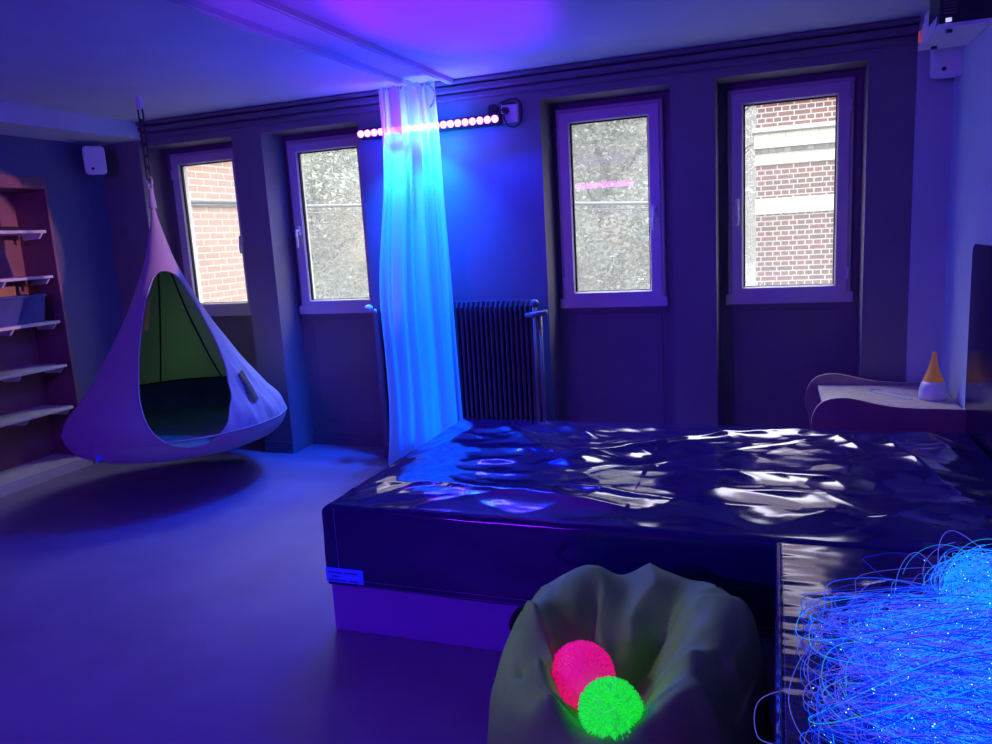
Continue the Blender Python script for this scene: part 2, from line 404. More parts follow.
BY = 13.0; bx0, bx1 = -.32, 3.2
bd = thing('brick_building', (1.4, BY, -.4), 'red brick building with cream bands beyond the rightmost window', 'building')
MB().box(bx0, bx1, BY, BY+3, -.4, 3.9).build('brick_wall', M['brick_r'], bd)
MB().box(bx0-.03, bx1+.03, BY-.05, BY+3, 2.66, 2.93).build('upper_band', M['brick_w'], bd)
MB().box(bx0-.06, bx1+.06, BY-.09, BY+3, 2.90, 2.965).build('ledge', M['stone'], bd)
MB().box(bx0-.015, bx1+.015, BY-.03, BY+3, 2.585, 2.67).build('dentil_course', M['brick_d'], bd)
MB().box(bx0-.01, bx1+.01, BY-.02, BY+3, 2.41, 2.585).build('middle_band', M['brick_w'], bd)
MB().box(bx0-.012, bx1+.012, BY-.022, BY+3, 1.66, 1.90).build('lower_band', M['brick_w'], bd)
MB().box(bx0-.06, bx1+.06, BY-.06, BY+3, 3.9, 4.0).build('coping', M['stone'], bd)
ib = MB(); ib.tube([(-.34, BY-.1, 2.0), (-.52, BY-.1, 2.0)], .018, 8)
for k in range(3): ib.sphere((-.40-.05*k, BY-.1, 2.03), .03, 8, 6)
ib.build('insulator', M['stone'], bd, smooth=True)

cb = MB(); cb.tube(crom([(-6.6, 9, 2.13), (-4.5, 9, 2.02), (-1.364, 9, 1.83), (-.72, 9, 1.80)], 8), .02, 8)
cb.tube(crom([(-6.6, 9.02, 2.05), (-4.5, 9.02, 1.93), (-1.364, 9.02, 1.77), (-.72, 9.02, 1.75)], 8), .008, 6)
cb.tube([(-6.6, 9.01, -.4), (-6.6, 9.01, 2.3)], .05, 10); cb.tube([(-.72, 9.01, -.4), (-.72, 9.01, 1.9)], .05, 10)
tag(cb.build('overhead_cable', M['cable'], org=Vector((-6.6, 9, -.4)), smooth=True), 'grey cables strung between posts in front of the trees outside', 'cable')

def tree(x, y, h, rad, label, seed, pale, n):
    rd = random.Random(seed); t = thing('leafy_tree', (x, y, -.4), label, 'tree', 'trees outside the windows')
    tr = MB(); tr.tube([(x, y, -.4), (x+.1, y, h*.3), (x-.05, y+.1, h*.75)], [.2, .16, .06], 10)
    for k in range(7):
        a = rd.random()*6.28; z = h*(.3+.08*k)
        tr.tube([(x, y, z), (x+math.cos(a)*rad*.4, y+math.sin(a)*rad*.4, z+.5), (x+math.cos(a)*rad*.75, y+math.sin(a)*rad*.75, z+.8)], [.06, .04, .015], 6)
    tr.build('trunk', M['bark'], t, smooth=True)
    lf = MB()
    cl = [(rd.gauss(0, .42)*rad, rd.gauss(0, .3)*rad, rd.uniform(.02, 1.0)*h) for _ in range(90)]
    for k in range(n):
        cx, cy, cz = rd.choice(cl); s = rd.uniform(.02, .046)
        p = Vector((x+cx+rd.gauss(0, .28), y+cy+rd.gauss(0, .28), cz+rd.gauss(0, .22)))
        if p.z < -.35: continue
        a = Vector((rd.gauss(0, 1), rd.gauss(0, 1), rd.gauss(0, .6))).normalized()*s; b3 = a.orthogonal().normalized()*s*.5
        if rd.random() < .5: b3 = a.cross(b3).normalized()*s*.5
        lf.cur = 1 if noise.noise(p*.9+Vector((seed, 0, 0))) > pale else 0
        lf.add([p-a, p+b3, p+a, p-b3], [(0, 1, 2, 3)])
    lf.build('crown', [M['leaf'], M['leaf2']], t, merge=False)
tree(-7.5, 11.6, 3.6, 2.0, 'hazy tree with pale blossom patches outside the second window', 3, .05, 42000)
tree(-2.3, 11.0, 3.9, 1.5, 'hazy grey-green tree outside the third window', 5, .25, 42000)
tree(-1.4, 20.5, 4.6, 1.6, 'pale green tree just left of the red brick building outside', 9, .3, 8000)
tree(-13.5, 17, 4.6, 2.4, 'distant hazy tree behind the blossom tree outside', 11, .3, 8000)
tree(-5.8, 18, 4.6, 2.2, 'distant hazy tree between the two nearer trees outside', 13, .3, 9000)

# ------------------------------------------------------------------ shelving in the left recess
sx0, sx1 = XL-RD, XL
sh = thing('built_in_shelving', (XL-.15, 3.6, 0), 'tan built-in shelf unit with white shelves in the left wall', 'shelf')
MB().box(sx0, XL+.012, RY1-.022, RY1, .06, RZ1).build('side_panel', M['tan'], sh)
MB().box(sx0, XL+.012, RY0, RY0+.022, .06, RZ1).build('side_panel', M['tan'], sh)
MB().box(sx0, XL+.012, RY0+.022, RY1-.022, RZ1-.085, RZ1).build('top_panel', M['tan'], sh)
MB().box(sx0, sx0+.012, RY0+.022, RY1-.022, .06, RZ1-.085).build('back_panel', M['shelfback'], sh)
MB().box(sx0, XL+.05, RY0, RY1, 0, .075).build('base_plinth', M['shelfwhite'], sh)
ZS = [1.785, 1.458, 1.125, .795, .475]
for z in ZS:
    so = MB().rbox(sx0+.012, XL-.005, RY0+.025, RY1-.045, z-.022, z, .002).build('shelf', M['shelfwhite'], sh)
    for y in (RY1-.075, RY1-.42, RY0+.3):
        bk = MB().prism([(XL-.012, z-.022), (XL-.05, z-.062), (XL-.20, z-.066), (XL-.22, z-.022)], 'Y', y-.008, y+.008)
        bk.build('bracket', M['shelfwhite'], so)
# storage bin on the third shelf
z = ZS[2]
bn = thing('storage_bin', (-5.15, 3.93, z), 'blue translucent plastic storage bin on the third shelf', 'box')
m = MB()
def tub(x0, x1, y0, y1, z0, z1, fl):
    o = [(x0+fl, y0+fl, z0), (x1-fl, y0+fl, z0), (x1-fl, y1-fl, z0), (x0+fl, y1-fl, z0), (x0, y0, z1), (x1, y0, z1), (x1, y1, z1), (x0, y1, z1)]
    t = .006
    i = [(a+(t if a < (x0+x1)/2 else -t), b+(t if b < (y0+y1)/2 else -t), max(c, z0+t)) for a, b, c in o]
    fs = [(0, 3, 2, 1), (8, 9, 10, 11)]
    for k in range(4):
        n = (k+1) % 4
        fs += [(k, n, 4+n, 4+k), (8+n, 8+k, 12+k, 12+n), (4+k, 4+n, 12+n, 12+k)]
    m.add(o+i, fs)
tub(-5.29, -5.03, 3.68, 4.17, z, z+.19, .018)
m.build('tub', M['bin'], bn)
MB().rbox(-5.30, -5.02, 3.67, 4.18, z+.185, z+.205, .004).build('lid', M['bin'], bn)
cbx = thing('cardboard_box', (-5.16, 3.93, z+.205), 'small brown box lying on the lid of the blue storage bin', 'box')
m = MB(); m.rbox(-5.25, -5.08, 3.82, 3.99, z+.205, z+.275, .003); m.build('carton', M['cardboard'], cbx)
MB().box(-5.25, -5.08, 3.895, 3.915, z+.274, z+.277).build('tape', M['tan'], cbx)
z = ZS[0]
gd = thing('black_gadget', (-5.12, 3.95, z), 'small black device with a thin cable on the top shelf', 'device')
MB().rbox(-5.18, -5.04, 3.87, 4.06, z, z+.028, .008).build('casing', M['black'], gd)
MB().tube(crom([(-5.1, 3.87, z+.012), (-5.08, 3.80, z+.06), (-5.09, 3.72, z+.05), (-5.12, 3.66, z+.006), (-5.14, 3.55, z+.005)], 6), .004, 6).build('lead', M['black'], gd, smooth=True)

# ------------------------------------------------------------------ wall speakers
def speaker(name, pos, rz, label):
    t = thing(name, pos, label, 'speaker', 'white wall speakers')
    w2, h2, d = .075, .105, .13
    prof = []
    for (cx, cz, a0) in ((w2-.03, h2-.03, 0), (-w2+.03, h2-.03, 90), (-w2+.03, -h2+.03, 180), (w2-.03, -h2+.03, 270)):
        for k in range(5):
            a = math.radians(a0+90*k/4); prof.append((cx+.03*math.cos(a), cz+.03*math.sin(a)))
    def mk(y0, y1, s0, s1):
        n = len(prof)
        vs = [(x*s0, y0, z*s0) for x, z in prof]+[(x*s1, y1, z*s1) for x, z in prof]
        return vs, [tuple(range(n)), tuple(range(n, 2*n))[::-1]]+[(i, (i+1) % n, n+(i+1) % n, n+i) for i in range(n)]
    O = Vector((0, 0, 0))
    m = MB(); m.add(*mk(-.115, .03, 1, .82)); m.build('cabinet', M['white'], t, org=O)
    m = MB(); m.add(*mk(-.126, -.115, .9, .97)); g = m.build('grille', M['white'], t, org=O)
    m = MB(); m.tube([(-.02, -.127, -.062), (-.02, -.1262, -.062)], .011, 12); m.build('badge', M['black'], g, org=O)
    m = MB(); m.tube([(0, .025, -.02), (0, .06, -.02)], .012, 8); m.box(-.03, .03, .055, .062, -.06, .02); m.build('bracket', M['white'], t, org=O)
    t.rotation_euler = (0, 0, rz)
    return t
speaker('wall_speaker', (-4.90, 4.66, 2.285), math.radians(50), 'white loudspeaker on the left wall under the ceiling beam')
speaker('wall_speaker', (.80, 4.722, 2.315), 0, 'white loudspeaker in the right corner below the projector')

# ------------------------------------------------------------------ projector, top right
pj = thing('projector', (.80, 4.2, 2.33), 'white projector mounted high on the right wall by the ceiling', 'projector')
m = MB()
m.prism([(.64, 2.33), (.855, 2.33), (.855, 2.45), (.66, 2.45)], 'Y', 4.04, 4.47); m.box(.648, .855, 3.985, 4.04, 2.33, 2.345); m.build('body', M['white'], pj)
m = MB(); m.rbox(.650, .855, 3.985, 4.25, 2.346, 2.53, .006); lens = m.build('vent_housing', M['black'], pj)
m = MB()
for k in range(9): m.box(.664, .715, 3.981, 3.986, 2.385+.013*k, 2.389+.013*k)
m.build('louvre', M['pipe'], lens)
for q in ((.674, .696, 2.350, 2.366), (.700, .714, 2.440, 2.447), (.664, .70, 2.506, 2.511)):
    m = MB(); m.box(q[0], q[1], 3.980, 3.984, q[2], q[3]); m.build('glowing_slot', M['glint'], lens)
m = MB(); m.rbox(.66, .855, 4.27, 4.46, 2.425, 2.50, .02); m.build('rear_hump', M['white'], pj)
MB().box(.636, .640, 4.40, 4.43, 2.36, 2.41).build('indicator_light', M['redled'], pj)
m = MB(); m.box(.80, .858, 4.12, 4.30, 2.50, ZC-.001); m.build('ceiling_bracket', M['white'], pj)
for y in (4.05, 4.40):
    m = MB(); m.tube([(.70, y, 2.331), (.70, y, 2.318)], .014, 10); m.build('foot', M['black'], pj)

# ------------------------------------------------------------------ LED bars
def led_bar(pos, rz, label):
    t = thing('led_light_bar', pos, label, 'light', 'magenta LED light bars'); O = Vector((0, 0, 0))
    m = MB(); m.prism([(-.045, -.022), (.03, -.035), (.035, .03), (-.03, .03), (-.045, .015)], 'X', -.50, .50); m.build('housing', M['ledbody'], t, org=O)
    for x in (-.43, .43):
        b2 = MB(); b2.box(x-.015, x+.015, .03, .069, -.02, .02); b2.build('bracket', M['ledbody'], t, org=O)
    for k in range(20):
        x = -.475+.05*k; l = MB(); l.sphere((x, -.047, -.004), .022, 12, 8); l.build('led', M['led'], t, smooth=True, org=O)
    t.rotation_euler = (0, 0, rz); return t
led_bar((-2.135, 4.752, 2.278), 0, 'glowing magenta LED bar on the window wall behind the white curtain')
led_bar((-2.62, YF+.066, 2.30), PI, 'second magenta LED bar, mirrored in the third window pane')

# socket with plug beside the bar
sk = thing('wall_socket', (-1.585, YB, 2.31), 'white wall socket with black plug right of the LED bar', 'socket')
MB().rbox(-1.645, -1.535, YB-.03, YB, 2.255, 2.375, .006).build('box', M['white'], sk)
MB().rbox(-1.64, -1.54, YB-.036, YB-.028, 2.362, 2.378, .003).build('cap', M['black'], sk)
pg = thing('power_plug', (-1.615, YB-.05, 2.32), 'black power plug with looped lead in the white wall socket', 'plug')
m = MB(); m.tube([(-1.612, YB-.031, 2.33), (-1.612, YB-.07, 2.33)], [.022, .017], 14); m.build('plug_body', M['black'], pg, smooth=False)
m = MB(); m.tube(crom([(-1.612, YB-.068, 2.33), (-1.612, YB-.072, 2.28), (-1.595, YB-.05, 2.235), (-1.56, YB-.035, 2.225), (-1.525, YB-.02, 2.25), (-1.517, YB-.012, 2.31), (-1.525, YB-.01, 2.375), (-1.57, YB-.01, 2.40), (-1.66, YB-.01, 2.385)], 6), .0045, 6); m.build('lead', M['black'], pg, smooth=True)
tf = MB(); tf.rbox(-1.735, -1.665, YB-.05, YB, 2.30, 2.375, .015)
tag(tf.build('power_adapter', M['black'], org=Vector((-1.70, YB, 2.3))), 'black power adapter on the wall between LED bar and socket', 'adapter')

# ------------------------------------------------------------------ curtain
cu = thing('sheer_curtain', (-2.25, 4.55, 0), 'long white sheer curtain gathered at the ceiling and glowing blue', 'curtain')
def cur(u, v):
    z = 2.52-v*2.46
    e = v**.85
    xl = -2.385+(-2.575+2.385)*e; xr = -2.005+(-1.945+2.005)*e
    xl += .03*math.sin(v*9); 
    uu = u+.012*math.sin(u*22+v*3)
    x = xl+(xr-xl)*uu
    amp = .018+.03*e
    y = 4.555+amp*(1.1*math.sin(u*PI*6.3+.9*v+.5)+.55*math.sin(u*PI*11.7+2.1-1.6*v)+.30*math.sin(u*PI*19+3*v))+.015*noise.noise(Vector((u*5, v*3, 1)))
    y += .05*(1-v)**6*math.sin(u*40)*.3
    if v < .06: z -= .03*(1-v/.06)*(.5-.5*math.sin(u*PI*21))
    return (x, y, z)
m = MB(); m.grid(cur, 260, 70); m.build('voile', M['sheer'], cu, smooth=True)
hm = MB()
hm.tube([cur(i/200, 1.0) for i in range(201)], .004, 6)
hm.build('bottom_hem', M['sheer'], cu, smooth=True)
for k in range(9):
    u = (k+.5)/9; p = cur(u, 0); h = MB()
    h.tube(arc((p[0], p[1], p[2]+.012), .014, 0, 2*PI, 10, 'X')[:-1], .002, 5, closed=True)
    h.build('curtain_hook', M['white'], cu, smooth=True)
lp = MB(); lp.tube(crom([(-2.02, 4.53, 2.50), (-1.99, 4.50, 2.47), (-1.965, 4.50, 2.43), (-1.98, 4.50, 2.38), (-2.01, 4.52, 2.36)], 6), .006, 6)
lp.build('tie_loop', M['sheer'], cu, smooth=True)

# ------------------------------------------------------------------ radiator
rd = thing('column_radiator', (-2.0, 4.72, 0), 'dark ribbed column radiator below the LED bar', 'radiator')
x = -2.55; k = 0
n = 33
for i in range(n):
    xx = -2.56+i*(1.09/(n-1)); m = MB()
    prof = [(4.655, .17), (4.665, .14), (4.755, .14), (4.765, .17), (4.765, 1.11), (4.755, 1.14), (4.665, 1.14), (4.655, 1.11)]
    m.prism(prof, 'X', xx-.0085, xx+.0085)
    m.tube([(xx, 4.652, .17), (xx, 4.652, 1.11)], .011, 8)
    m.build('fin', M['radiator'], rd)
m = MB(); m.tube([(-2.58, 4.71, .2), (-1.45, 4.71, .2)], .02, 10); m.tube([(-2.58, 4.71, 1.07), (-1.45, 4.71, 1.07)], .02, 10); m.build('header_pipe', M['radiator'], rd, smooth=True)
m = MB()
for x in (-2.3, -1.7): m.box(x-.02, x+.02, 4.76, YB, .85, .89); m.box(x-.02, x+.02, 4.76, YB, .25, .29)
m.build('wall_bracket', M['radiator'], rd)
m = MB(); m.tube([(-1.455, 4.66, 1.10), (-1.455, 4.66, .02)], .014, 10); m.tube([(-1.425, 4.69, 1.06), (-1.425, 4.69, 0)], .016, 10)
m.tube([(-1.5, 4.68, 1.06), (-1.38, 4.66, 1.06)], .011, 8); m.build('supply_pipe', M['pipe'], rd, smooth=True)
m = MB(); m.sphere((-1.445, 4.665, 1.12), .028, 14, 10); m.tube([(-1.50, 4.64, 1.045), (-1.36, 4.64, 1.065)], .018, 10); m.build('valve', M['pipe'], rd, smooth=True)
m = MB(); m.tube([(-2.57, 4.71, 1.07), (-2.62, 4.70, 1.10)], .012, 8); m.sphere((-2.655, 4.69, 1.115), .03, 14, 10, .8); m.build('thermostat_knob', M['white'], rd, smooth=True)

# ------------------------------------------------------------------ hanging cocoon
HX, HY = -3.83, 4.066; SX = SY = -.005
PROF = [(.004, 1.90), (.03, 1.76), (.06, 1.64), (.10, 1.5), (.194, 1.28), (.28, 1.11), (.38, .945), (.475, .79), (.585, .64), (.672, .54), (.705, .45), (.68, .37), (.60, .315), (.4, .27), (.0, .255)]
PC = [(p.x, p.y) for p in crom([(r, z, 0) for r, z in PROF], 8)]
def cen(z):
    k = max(0, min(1, (1.9-z)/1.45)); return HX+SX*k, HY+SY*k
def rz_at(z):
    for (r0, z0), (r1, z1) in zip(PC, PC[1:]):
        if z0 >= z >= z1: return r0+(r1-r0)*(z0-z)/max(1e-6, z0-z1)
    return 0.0
def shell_pt(a, z, off=0):
    cx, cy = cen(z); r = max(0, rz_at(z)+off)
    # tension creases running from the rim toward the apex on the right side
    w = math.exp(-((a-.1)/.75)**2)*max(0, min(1, (1.0-z)/.3))*max(0, min(1, (z-.4)/.1))
    r += .006*w*math.sin(a*46+2.5*math.sin(z*5))+.008*w*math.sin(a*19+z*9)
    return (cx+r*math.cos(a), cy+r*math.sin(a), z)
OPEN = [(-0.915, 1.456), (-1.213, 1.421), (-1.372, 1.347), (-1.449, 1.267), (-1.41, 1.079), (-1.3, 0.847), (-1.217, 0.691), (-1.092, 0.552), (-0.977, 0.466), (-0.829, 0.407), (-0.616, 0.406), (-0.456, 0.473), (-0.307, 0.588), (-0.116, 0.745), (0.004, 0.883), (0.149, 1.065), (0.239, 1.238), (0.098, 1.388), (-0.214, 1.439), (-0.555, 1.457)]
OP = [(p.x, p.y) for p in crom([(a, z, 0) for a, z in OPEN+[OPEN[0]]], 6)][:-1]
def inside(a, z):
    c2 = False; j = len(OP)-1
    for i in range(len(OP)):
        (x1, y1), (x2, y2) = OP[i], OP[j]
        if (y1 > z) != (y2 > z) and a < (x2-x1)*(z-y1)/(y2-y1)+x1: c2 = not c2
        j = i
    return c2
def near(a, z):
    best = None
    for i in range(len(OP)):
        (x1, y1), (x2, y2) = OP[i], OP[(i+1) % len(OP)]
        dx, dy = x2-x1, y2-y1; t = max(0, min(1, ((a-x1)*dx+(z-y1)*dy)/(dx*dx+dy*dy+1e-9)))
        p = (x1+t*dx, y1+t*dy); d = (p[0]-a)**2*.4+(p[1]-z)**2
        if best is None or d < best[0]: best = (d, p)
    return best[1]
def shell(off, zmin_i=None):
    m = MB(); NA = 168; rows = []
    L = [0]
    zs = []
    for i in range(len(PC)-1):
        for k in range(2): zs.append(PC[i][1]+(PC[i+1][1]-PC[i][1])*k/2)
    NZ = len(zs)
    az = [[(-PI+2*PI*k/NA, zz) for k in range(NA)] for zz in zs]
    ins = [[inside(*az[j][k]) for k in range(NA)] for j in range(NZ)]
    keep = [[not ins[j][k] for k in range(NA)] for j in range(NZ)]
    faces = []
    used = set()
    for j in range(NZ-1):
        for k in range(NA):
            q = [(j, k), (j, (k+1) % NA), (j+1, (k+1) % NA), (j+1, k)]
            if sum(ins[a][b2] for a, b2 in q) <= 2 and not all(ins[a][b2] for a, b2 in q):
                if sum(ins[a][b2] for a, b2 in q) == 2 and ins[q[0][0]][q[0][1]] == ins[q[2][0]][q[2][1]]: pass
                faces.append([a*NA+b2 for a, b2 in q])
                for a, b2 in q:
                    if ins[a][b2]: used.add((a, b2))
    vs = []
    for j in range(NZ):
        for k in range(NA):
            a, zz = az[j][k]
            if (j, k) in used: a, zz = near(a, zz)
            vs.append(shell_pt(a, zz, off))
    m.add(vs, faces)
    # drop unused vertices
    u = sorted({i for f in faces for i in f}); mp = {o: n2 for n2, o in enumerate(u)}
    r = MB(); r.add([vs[i] for i in u], [[mp[i] for i in f] for f in faces]); return r
cc = thing('hanging_cocoon_chair', (HX, HY, .255), 'grey fabric hanging cocoon chair with a green inside, hung on a chain', 'hanging chair')
shell(0).build('canopy', M['shell'], cc, smooth=True)
ln = shell(-.012); ln.build('lining', M['lime'], cc, smooth=True)
pp = MB(); pp.tube([shell_pt(a, z, -.004) for a, z in OP], .007, 6, closed=True); pp.build('opening_piping', M['shell'], cc, smooth=True)
ct = MB()
def cush(u, v):
    a = 2*PI*u
    if v < .75: r = .672*v/.75; z = .385+.015*math.sin(v*2)
    else:
        q = (v-.75)/.25; z = .40+q*.23; r = rz_at(z)-.022-.0
        r = min(r, .70)
    cx, cy = cen(z); return (cx+r*math.cos(a), cy+r*math.sin(a), z)
# bowl seat, cut away at the doorway
def seat():
    NU, NV = 96, 24; g = MB(); vs = []; fs = []
    for j in range(NV+1):
        for i in range(NU): vs.append(cush(i/NU, j/NV))
    for j in range(NV):
        for i in range(NU):
            a = 2*PI*((i+.5)/NU); a = a-2*PI if a > PI else a
            zz = (vs[j*NU+i][2]+vs[(j+1)*NU+i][2])/2
            if (j+.5)/NV > .76 and -1.30 < a < -.20 : continue
            fs.append((j*NU+i, j*NU+(i+1) % NU, (j+1)*NU+(i+1) % NU, (j+1)*NU+i))
    g.add(vs, fs); return g
seat().build('seat_cushion', M['darkcush'], cc, smooth=True)
for a in (2.5, 1.72, 3.3):
    s = MB(); s.tube([shell_pt(a, .64+.08*k, -.018) for k in range(12)], .006, 6); s.build('seam', M['seam'], cc, smooth=True)
s = MB(); s.tube([shell_pt(2*PI*k/60, .63, -.024) for k in range(60)][1:46], .007, 6); s.build('seat_piping', M['seam'], cc, smooth=True)
s = MB(); s.grid(lambda u, v: shell_pt(-1.47+u*.17+.03*v, 1.29-.20*v, -.022), 4, 8); s.build('strap_and_lit_patch', M['yellow'], cc)  # yellow patch that paints daylight on the lining, no separate strap there
s = MB()
PK = [(0.051, 0.766), (0.196, 0.773), (0.071, 0.596), (-0.046, 0.579)]
def pk(u, v):
    a0 = PK[0][0]+(PK[1][0]-PK[0][0])*u; z0 = PK[0][1]+(PK[1][1]-PK[0][1])*u
    a1 = PK[3][0]+(PK[2][0]-PK[3][0])*u; z1 = PK[3][1]+(PK[2][1]-PK[3][1])*u
    return shell_pt(a0+(a1-a0)*v, z0+(z1-z0)*v, .012)
s.grid(pk, 6, 10); s.build('pocket', M['pocket'], cc)
s = MB(); s.tube([shell_pt(2*PI*k/90, .45, .002) for k in range(90)], .006, 6, closed=True); s.build('rim_piping', M['shell'], cc, smooth=True)
s = MB(); a, zt = -1.57, .375; p = Vector(shell_pt(a, zt, .004))
s.tube([p+Vector((-.012, 0, .02)), p+Vector((-.010, -.012, -.012)), p+Vector((.0, -.014, -.02)), p+Vector((.010, -.012, -.012)), p+Vector((.012, 0, .02))], .005, 6); s.build('fastener', M['tag'], cc, smooth=True)
s = MB(); s.tube([(HX+.004, HY, 1.985), (HX, HY, 1.93), (HX, HY, 1.86)], [.012, .017, .024], 10)
s.tube(arc((HX, HY, 1.995), .016, 0, 2*PI, 12, 'X')[:-1], .007, 8, closed=True); s.build('rope', M['shell'], cc, smooth=True)
# chain
ch = thing('suspension_chain', (HX, HY, ZC), 'dark metal chain from a ceiling hook to the hanging cocoon', 'chain')
m = MB(); m.tube([(HX, HY, ZC), (HX, HY, ZC-.075)], .02, 14); m.build('ceiling_mount', M['white'], ch)
z = ZC-.065; i = 0
while z > 2.09:
    L = .086; ax = 'X' if i % 2 else 'Y'; m = MB(); hw = .0185
    pts = []
    for kk in range(16):
        a = 2*PI*kk/16; u = hw*math.cos(a); v = math.sin(a)*hw+(L/2-hw)*(1 if math.sin(a) > 0 else -1)
        pts.append((HX+(u if ax == 'Y' else 0), HY+(u if ax == 'X' else 0), z-L/2+v))
    m.tube(pts, .0058, 6, closed=True); m.build('link', M['chain'], ch, smooth=True); z -= L-.0125; i += 1
m = MB()
pts = [(HX+.020*math.cos(a), HY, 2.025+.04*math.sin(a)) for a in [2*PI*k/18 for k in range(18)]]
m.tube(pts, .006, 8, closed=True); m.build('carabiner', M['metal'], ch, smooth=True)

# ------------------------------------------------------------------ water bed
BX0, BX1, BY0, BY1, BZ = -1.70, .845, 2.49, 3.985, .535
bed = thing('water_bed', (-.42, 3.24, 0), 'large navy vinyl covered water bed on a white base', 'bed')
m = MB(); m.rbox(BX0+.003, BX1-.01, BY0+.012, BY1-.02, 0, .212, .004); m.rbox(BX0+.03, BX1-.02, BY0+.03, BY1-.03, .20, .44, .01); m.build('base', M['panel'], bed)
rr = random.Random(21)
FOLD = [  # x0,y0,x1,y1,width,height
    (-1.62, 2.62, -1.45, 3.75, .05, .018), (-1.55, 2.55, -1.15, 2.95, .045, .015), (-1.5, 3.8, -1.05, 3.35, .06, .022),
    (-1.1, 3.75, -.75, 3.45, .05, .018), (-1.3, 3.3, -.55, 3.2, .05, .018), (-1.0, 3.05, -.1, 3.75, .04, .026), (-.95, 2.95, .15, 3.6, .05, -.020),
    (-1.05, 2.72, -.35, 2.6, .04, .018), (-.9, 2.85, -.25, 2.70, .03, .016), (-.6, 3.5, .25, 3.85, .05, .022), (-.35, 3.3, .35, 3.75, .035, .016),
    (.44, 3.75, .60, 2.95, .07, .028), (.62, 3.85, .76, 3.2, .07, .02), (.22, 3.80, .38, 3.45, .05, .014), (.45, 2.85, .75, 2.75, .05, .02),
    (.1, 2.72, .5, 2.66, .03, .012), (-.45, 3.05, .3, 3.1, .05, .012), (-.3, 2.85, .35, 2.92, .04, .010), (-1.35, 2.75, -.95, 2.68, .03, .014), (.62, 2.9, .80, 2.6, .05, .02)]
for _ in range(22):
    cx = rr.uniform(-1.5, .75); cy = rr.uniform(2.6, 3.9); a = rr.gauss(.2, .35); l = rr.uniform(.15, .42)
    FOLD.append((cx-l*math.cos(a), cy-l*math.sin(a), cx+l*math.cos(a), cy+l*math.sin(a), rr.uniform(.02, .045), rr.uniform(.002, .006)))
def bedh(x, y):
    ex = min(x-BX0, BX1-x); ey = min(y-BY0, BY1-y); e = max(0, min(1, min(ex, ey)/.22))
    h = .028*(e*e*(3-2*e))
    h += .012*noise.noise(Vector((x*2.2, y*3.2, 1.3)))*e
    h += .0022*noise.noise(Vector((x*4+y*2, y*11-x*2, 4.2)))*(.3+.7*e)
    rn = abs(noise.noise(Vector((x*3.2+y*1.2, y*5.5-x*.8, 7.7)))); rn2 = abs(noise.noise(Vector((x*6-y*2, y*8+x*2, 3.3))))
    h += (.010*max(0, .5-rn)*(1.9 if x < -.5 else 1.3)+.0065*max(0, .5-rn2))*(.4+.6*e)
    for x0, y0, x1, y1, w_, hh in FOLD:
        dx, dy = x1-x0, y1-y0; L2 = dx*dx+dy*dy; t = ((x-x0)*dx+(y-y0)*dy)/L2
        if t < -.3 or t > 1.3: continue
        tc = max(0, min(1, t)); d = math.hypot(x-x0-tc*dx, y-y0-tc*dy)
        if d > 3*w_: continue
        wob = 1+.25*noise.noise(Vector((x*5, y*5, w_*90)))
        tap = math.sin(PI*max(0.0, min(1, .06+.88*tc)))
        h += hh*tap*wob*math.exp(-(math.sqrt(d*d+.00002)/(w_*.9)))*(.25+.75*e)
    return h
def edge(s, r=.028):
    if s <= 0: return 0, 0
    if s < r*PI/2: return r*math.sin(s/r), r*(1-math.cos(s/r))
    return r, r+(s-r*PI/2)
OV = .345
def cover(u, v):
    Lx = BX1-BX0-.056; Ly = BY1-BY0-.056
    def ax(t, L):
        # non-uniform: overhang samples then the top
        a = -OV+t*(L+2*OV); return a
    a = ax(u, Lx); b2 = ax(v, Ly)
    ox = dz = oy = dz2 = 0
    x = min(max(a, 0), Lx); y = min(max(b2, 0), Ly)
    if a < 0: o, dz = edge(-a); ox = -o
    if a > Lx: o, dz = edge(a-Lx); ox = o
    if b2 < 0: o, dz2 = edge(-b2); oy = -o
    if b2 > Ly: o, dz2 = edge(b2-Ly); oy = o
    X = BX0+.028+x+ox; Y = BY0+.028+y+oy; d = max(dz, dz2)
    Z = BZ+bedh(X, Y)*(1 if d < .03 else max(0, 1-(d-.03)*5))-d
    if d > .03:   # gentle waves of the skirt
        k = min(1, (d-.03)/.2); wv = .004*noise.noise(Vector((X*3, Y*3, Z*6)))+.003*math.sin(X*7+Z*14)
        if abs(oy) > abs(ox) or dz2 >= dz: Y += wv*k*(-1 if b2 < 0 else 1)
        else: X += wv*k
    return (X, Y, Z)
MB().grid(cover, 400, 260).build('cover', M['vinyl'], bed, smooth=True)
s = MB()
def dash(p, q, n, r=.0011):
    p, q = Vector(p), Vector(q)
    for i in range(n):
        s.tube([p+(q-p)*(i/n), p+(q-p)*((i+.7)/n)], r, 4)
fy = BY0-.0075
dash((BX0+.06, fy, .53), (BX0+.06, fy, .225), 30); dash((BX0+.14, fy, .235), (.0, fy, .235), 150); dash((BX0+.14, fy, .215), (.0, fy, .215), 150)
s.build('stitching', M['stitch'], bed)
t = MB(); t.rbox(BX0-.002, BX0+.168, BY0-.0105, BY0-.0065, .222, .282, .001); lb = t.build('care_label', M['tag'], bed)
tag(lb, 'small blue sewn label')
p = MB(); rr2 = random.Random(4)
for zz, x0, x1 in ((.264, .01, .065), (.264, .085, .145), (.248, .025, .055), (.232, .012, .09), (.232, .105, .135)):
    xx = BX0+x0
    while xx < BX0+x1:
        wd = rr2.uniform(.003, .007); p.box(xx, xx+wd, BY0-.0112, BY0-.0104, zz-.003, zz+.003); xx += wd+.002
p.build('printed_text', M['print'], lb)

